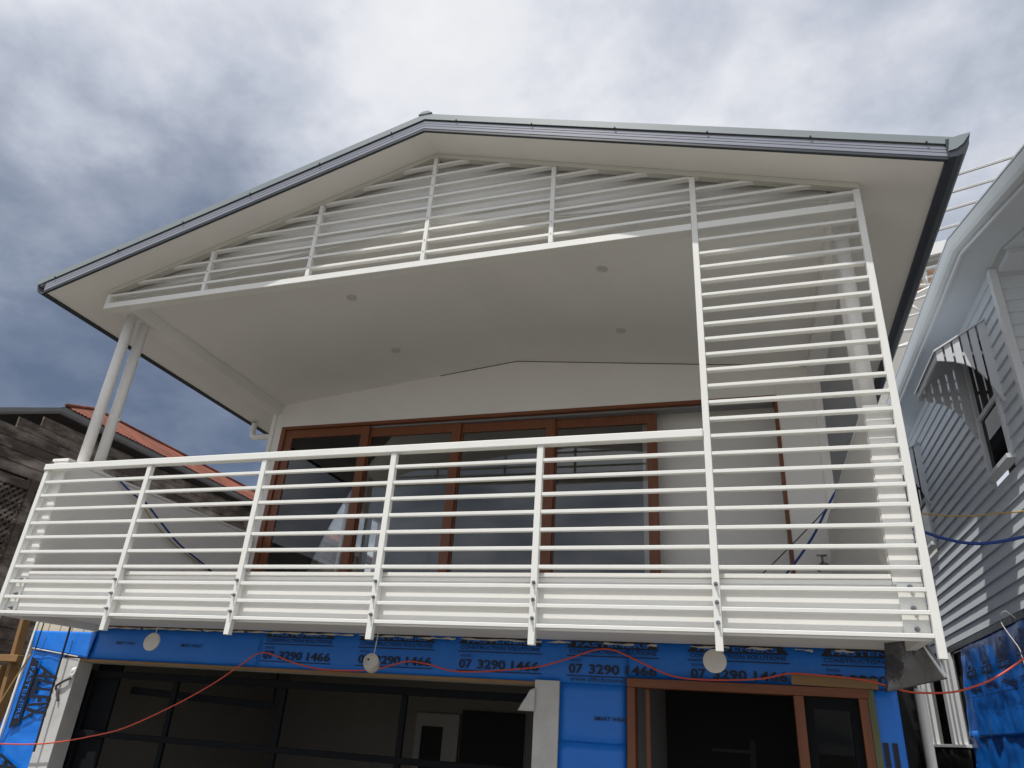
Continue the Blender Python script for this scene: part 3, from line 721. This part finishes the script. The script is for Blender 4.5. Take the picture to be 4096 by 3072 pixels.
while t < y1:
    for sgn in (1, -1):
        pts = []
        for zq in (z0, z1):
            yq = t + (zq - z0) if sgn == 1 else t + (z1 - z0) - (zq - z0)
            pts.append((yq, zq))
        (ya, za), (yb, zb) = pts
        # clip to the panel
        if yb < ya: ya, za, yb, zb = yb, zb, ya, za
        if yb <= y0 or ya >= y1: continue
        sl2 = (zb - za) / (yb - ya)
        if ya < y0: za += sl2 * (y0 - ya); ya = y0
        if yb > y1: zb -= sl2 * (yb - y1); yb = y1
        if yb - ya > .02: lath((OX + .01 + .014 * sgn, ya, za), (OX + .01 + .014 * sgn, yb, zb), .045)
    t += .12
lt = mesh('lattice', lv, lf, OLDB, OH); tag(lt, 'criss-cross timber lattice under the verandah', kind='stuff')
box('dark_verandah', OX - 1.2, OX - .9, -1.5, 6, -2.6, 3.4, OLDD, OH, bev=0)
# roof of rusty corrugated sheets with a hip end
rf = mesh('roof', [(-11.0, 3.45, 4.04), (-12.5, 5.26, 4.84), (-12.5, 16, 4.70), (-11.0, 16, 3.94), (-14, 3.45, 4.04), (-14, 16, 3.94)], [[0, 1, 2, 3], [0, 4, 1], [1, 4, 5, 2]], OLDD, OH)
y = 3.6
while y < 15.5:
    prof = []
    wv_ = 10
    for q in range(wv_ * 2 + 1): prof.append((y + .78 * q / (wv_ * 2), (.010 if q % 2 else -.010)))
    def rp(yy, t_, dz):
        zb0 = 4.045 - .012 * (yy - 3.45); zt0 = 4.885 - .012 * (yy - 5.26)
        xt = -12.52
        # clipped by the hip near the street end
        tt = min(t_, max(.02, (yy - 3.45) / 1.81)) if yy < 5.26 else t_
        return (-10.97 + (xt + 10.97) * tt, yy, zb0 + (zt0 - zb0) * tt + dz)
    r0 = [rp(a, 0, b) for a, b in prof]; r1 = [rp(a, 1, b) for a, b in prof]
    n_ = len(prof); v = r0 + r1 + [(p[0], p[1], p[2] - .006) for p in r0 + r1]
    f = [[i, i + 1, n_ + i + 1, n_ + i] for i in range(n_ - 1)] + [[2 * n_ + i, 3 * n_ + i, 3 * n_ + i + 1, 2 * n_ + i + 1] for i in range(n_ - 1)]
    f += [[i, 2 * n_ + i, 2 * n_ + i + 1, i + 1] for i in range(n_ - 1)] + [[n_ + i, n_ + i + 1, 3 * n_ + i + 1, 3 * n_ + i] for i in range(n_ - 1)]
    mesh('roof_sheet', v, f, RUST, rf); y += .76
tube('ridge_roll', [(-10.98, 3.45, 4.07), (-12.5, 5.26, 4.90), (-12.5, 16, 4.78)], .035, RUST, rf, 8, curve=False)

# ================================================================== STADIUM far behind
def ray(u, v, y):
    q = _F + _R * ((u - 2048) / 2846.6) - _U * ((v - 1536) / 2846.6); t = (y - CAM.y) / q.y; return CAM + q * t
YS = 150.0
ST = thing('stadium', 'distant white-roofed stadium with steel trusses and cables between the two houses', 'stadium', (45, YS, -2.6))
for a, b in (((3700, 742), (4150, 600)), ((3670, 812), (4150, 670)), ((3640, 887), (4100, 752)), ((3620, 960), (4050, 840))):
    tube('cable', [ray(*a, YS), ray(*b, YS)], .20, STADG, ST, 8, curve=False)
    p, q = ray(a[0], a[1] - 7, YS - .5), ray(b[0], b[1] - 7, YS - .5); tube('cable', [p, q], .12, STADW, ST, 6, curve=False)
def slab(name, pts, y, th, m):
    a = [ray(u, v, y) for u, v in pts]; n_ = len(a); v = [tuple(p) for p in a] + [(p.x, p.y + th, p.z) for p in a]
    return mesh(name, v, [list(range(n_)), list(range(2 * n_ - 1, n_ - 1, -1))] + [[i, (i + 1) % n_, n_ + (i + 1) % n_, n_ + i] for i in range(n_)], m, ST)
slab('roof_edge', [(3560, 1012), (3900, 930), (3900, 975), (3560, 1062)], YS - 3, 1.5, STADW)
slab('roof_beam', [(3560, 1070), (3900, 985), (3900, 1000), (3560, 1086)], YS - 2, 3, STADG)
slab('seating', [(3400, 1080), (3900, 1000), (3900, 1180), (3400, 1250)], YS + 20, 2, STADB)
slab('rear_wall', [(3300, 1190), (3900, 1150), (3900, 2450), (3300, 2450)], YS + 12, 4, STADG)
for a, b, r_ in (((3560, 1110), (3800, 1052), .45), ((3560, 1150), (3800, 1085), .3), ((3690, 1050), (3702, 1130), .4), ((3700, 1090), (3706, 1145), .4), ((3640, 1060), (3655, 1140), .4), ((3560, 1147), (3760, 1140), .42), ((3600, 1208), (3760, 1130), .42), ((3590, 1222), (3740, 1172), .3), ((3625, 1208), (3690, 1253), .35), ((3560, 1330), (3680, 1318), .4), ((3540, 1400), (3660, 1372), .35), ((3560, 1400), (3650, 1365), .3), ((3600, 1275), (3690, 1250), .25)):
    tube('truss_member', [ray(*a, YS - 1), ray(*b, YS - 1)], r_, STADW, ST, 8, curve=False)

# ================================================================== LOOSE THINGS
cordp = [(-7.6, -1.05), (-7.14, -1.01), (-6.78, -.99), (-6.43, -.95), (-6.02, -.87), (-5.63, -.77), (-5.11, -.54), (-4.74, -.34), (-4.47, -.16), (-4.36, -.08), (-4.25, -.04), (-4.11, -.06), (-3.87, -.12), (-3.60, -.16), (-3.29, -.16), (-3.04, -.14), (-2.85, -.09), (-2.71, -.06), (-2.51, -.08), (-2.31, -.12), (-2.08, -.12), (-1.86, -.10), (-1.53, -.06), (-1.25, .02), (-1.08, .08), (-.98, .10), (-.87, .09), (-.69, .02), (-.43, -.08), (-.20, -.10), (.08, -.09), (.28, -.07), (.45, -.03), (.62, -.03), (.96, -.05), (1.14, -.09), (1.28, -.12), (1.52, -.11), (1.69, -.06), (1.84, .01), (2.03, .14), (2.3, .36), (2.6, .62)]
c = tube('extension_cord', [(x, 1.1, z) for x, z in cordp], .0068, CORD, None, 8, n=5)
tag(c, 'orange extension cord looping along the blue wrapped wall under the balcony', 'cord')
c = tube('hose', [(-6.24, .62, 1.66), (-6.2, .90, 1.53), (-6.2, 1.11, 1.49), (-6.2, 1.40, 1.35), (-6.2, 1.80, 1.17), (-6.2, 2.46, .98), (-6.1, 2.7, .72), (-5.9, 2.75, .52)], .011, HOSE, None)
tag(c, 'blue hose drooping over the left side wall of the balcony', 'hose')
c = tube('cord', [(-6.235, .60, 1.655), (-6.215, 1.02, 1.50), (-6.215, 1.30, 1.33), (-6.215, 1.75, 1.15), (-6.2, 2.55, .93), (-6.0, 2.8, .52)], .006, YCORD, None)
tag(c, 'thin yellow cord beside the blue hose on the left side wall', 'cord')
c = tube('hose', [(1.60, 2.4, 1.45), (1.3, 2.6, 1.78), (1.17, 2.52, 1.85), (1.06, 2.50, 1.71), (.86, 2.50, 1.36), (.59, 2.50, 1.01), (.3, 2.5, .7), (.0, 2.5, .53)], .012, HOSE, None)
tag(c, 'blue hose slanting across the balcony end behind the tall screen', 'hose')
c = tube('cord', [(1.25, 2.55, 1.72), (1.08, 2.55, 1.70), (.85, 2.55, 1.48), (.5, 2.55, 1.14), (.2, 2.55, .86), (-.1, 2.55, .53)], .006, GCORD, None)
tag(c, 'thin dark cord slanting beside the blue hose behind the tall screen', 'cord')
c = tube('hose', [(1.60, 2.4, 1.44), (1.66, 2.1, 1.33), (1.75, 2.0, 1.27), (1.90, 2.0, 1.21), (2.07, 2.0, 1.17), (2.24, 2.0, 1.17), (2.50, 2.0, 1.22), (2.8, 2.05, 1.33), (3.2, 2.1, 1.6)], .014, HOSE, None)
tag(c, 'blue hose sagging between the new house and the grey weatherboard house', 'hose')
c = tube('cord', [(1.3, 2.0, 1.52), (1.76, 2.0, 1.44), (1.98, 2.0, 1.415), (2.17, 2.0, 1.412), (2.37, 2.0, 1.43), (2.55, 2.0, 1.445), (3.1, 2.0, 1.52)], .007, YCORD, None)
tag(c, 'yellow cord stretched above the blue hose to the grey weatherboard house', 'cord')
c = tube('wire', [(2.82, 3.75, .80), (2.74, 3.73, .87), (2.70, 3.77, .84), (2.70, 3.81, .77), (2.70, 3.69, .66), (2.70, 3.45, .48), (2.70, 3.42, .40), (2.72, 3.40, .22), (2.80, 3.35, .16)],   .0038, PLW, None)
tag(c, 'loose white wire poking out over the blue wrap of the weatherboard house', 'wire')
c = box('conduit', -6.703, -6.686, 1.10, 1.118, -1.05, .14, BLACK); c.rotation_euler.y = rad(-1.6)
tag(c, 'long black conduit hanging in front of the sunlit blue wrap', 'conduit')
c = box('conduit', -7.10, -7.088, 1.10, 1.112, -.10, .19, BLACK)
tag(c, 'short thin black rod hanging over the left corner of the blue wrap', 'conduit')
c = tube('cord', [(-7.08, 1.06, -.16), (-7.22, 1.06, -.50), (-7.34, 1.06, -.80), (-7.5, 1.06, -1.15)], .008, YCORD, None)
tag(c, 'pale yellow cord slanting down the left edge of the blue wrap', 'cord')
# torn foil on the garage trim
c = sheet('foil_scrap', [(-6.585, 1.155, -.36), (-6.50, 1.14, -.33), (-6.49, 1.15, -.25), (-6.55, 1.155, -.26)], 6, 6, ALU, None, .03, 12, (0, -1, 0), 5, edge=True); tag(c, 'torn silver foil scrap stuck to the left garage trim', 'foil scrap')
c = tube('strap', [(-6.54, 1.15, -.36), (-6.62, 1.14, -.40), (-6.70, 1.15, -.45), (-6.655, 1.15, -.50), (-6.62, 1.155, -.58)], .012, GCORD, None, 6); tag(c, 'bent black strap dangling on the left garage trim', 'strap')
c = sheet('wrap_scrap', [(-1.70, 1.16, -.40), (-1.555, 1.155, -.40), (-1.555, 1.155, -.22), (-1.60, 1.16, -.24)], 8, 8, JAMB, None, .03, 8, (0, -1, 0), 15, edge=True); tag(c, 'torn grey sheet scrap hanging beside the right garage trim', 'scrap')
# hanging discs
def disc(label, x, z, ztop, r_, tilt, cup=False):
    T = thing('cable_cover', label, 'cable cover', (x, .55, z), 'round plastic covers hanging under the balcony')
    rot = Matrix.Rotation(rad(tilt[1]), 3, 'Z') @ Matrix.Rotation(rad(tilt[0]), 3, 'X'); o = Vector((x, .55, z)); rings = []
    pr = ((.001, -.012), (.8, -.012), (1.0, -.006), (1.0, .006), (.92, .012), (.001, .012)) if not cup else ((.001, -.03), (.78, -.03), (.80, -.055), (.90, -.055), (1.0, .0), (.9, .05), (.001, .05))
    for a, b in pr: rings.append([o + rot @ Vector((r_ * a * math.cos(t_), b, r_ * a * math.sin(t_))) for t_ in [i * math.pi / 14 for i in range(28)]])
    sweep('cover', rings, PLW, T, smooth=False)
    tube('wire', [(x + .004, .56, z + r_ * .8), (x + .012, .56, (z + ztop) / 2), (x + .018, .57, ztop)], .004, PLW, T, 6)
    if cup:
        for dx in (-.026,): sweep('hole', [[o + rot @ Vector((dx + .010 * math.cos(t_), yy, .018 + .010 * math.sin(t_))) for t_ in [i * math.pi / 4 for i in range(8)]] for yy in (-.032, -.029)], GCORD, T)
disc('round white cover hanging on a wire under the left end of the balcony', -5.07, -.03, .172, .080, (-8, 6))
disc('small cup-shaped white cover hanging by the orange cord above the garage opening', -2.79, -.13, .172, .066, (-20, 18), True)
disc('round white cover hanging under the tall screen near the timber entry frame', -.06, -.01, .172, .082, (-6, 0))
# garden tap on the balcony wall
T = thing('garden_tap', 'small chrome garden tap on the balcony side wall at right', 'tap', (1.03, 3.1, 1.12))
def at_tap(p): return (.98 + p[0], D - .02 + p[1], 1.22 + p[2])
tube('body', [at_tap((.06, .0, .0)), at_tap((.03, -.07, .0)), at_tap((-.02, -.10, -.01)), at_tap((-.05, -.11, -.08))], .020, STEEL, T, 10)
tube('spindle', [at_tap((.0, -.09, .0)), at_tap((.0, -.09, .09))], .013, STEEL, T, 8, curve=False)
tube('handle', [at_tap((-.05, -.09, .09)), at_tap((.05, -.09, .09))], .011, STEEL, T, 8, curve=False)
# capped white pipe, foil flap, black sheet added to darken the gap
T = thing('waste_pipe', 'upright white capped pipe beside the right corner of the blue wall', 'pipe', (1.53, 2.2, -2.6))
cyl('pipe', (1.53, 2.2), .038, -2.6, -.06, PVC, T, 20); cyl('cap', (1.53, 2.2), .042, -.059, -.02, PVC, T, 20)
fs = sheet('foil_sheet', [(1.06, .80, -.15), (1.39, .50, -.07), (1.31, .50, .175), (1.09, .75, .168)], 18, 18, FOIL, None, .03, 3.0, (0, -1, 0), 40, edge=True); tag(fs, 'crumpled silver foil sheet hanging under the right end of the balcony', 'foil sheet')
fe = tube('foil_edge', [(1.28, .54, .19), (1.33, .515, .06), (1.385, .495, -.06)], .012, ALU, fs, 8)
bs = sheet('black_sheet', [(1.21, 10.0, -2.6), (2.86, 10.0, -2.6), (2.86, 10.0, 1.3), (1.21, 10.0, 1.2)], 20, 24, BLACK, None, .08, 2.0, (0, -1, 0), 50, edge=True); tag(bs, 'added black sheet standing in for the dark gap between the two houses', 'plastic sheet')  # added sheet, supplies the darkness of the open gap
# rough timber at lower left
def plank(label, a, b, w, t_, m=RAWT):
    a = Vector(a); b = Vector(b); d_ = (b - a); rot = d_.to_track_quat('Z', 'Y').to_matrix()
    o = link('timber_prop', boxmesh(w, t_, d_.length, m, .004), m, None, (a + b) / 2, rot); return tag(o, label, 'timber', 'rough timber at the left corner')
plank('upright rough timber prop rising to the left end of the balcony', (-8.60, 2.2, -.9), (-8.73, 2.2, .55), .11, .06)
plank('short horizontal timber beam crossing the upright prop at lower left', (-9.3, 2.15, -.16), (-8.48, 2.15, -.15), .15, .08)
plank('broad pale timber board standing below the crossing beam at lower left', (-8.72, 2.22, -1.6), (-8.74, 2.22, -.24), .26, .05)
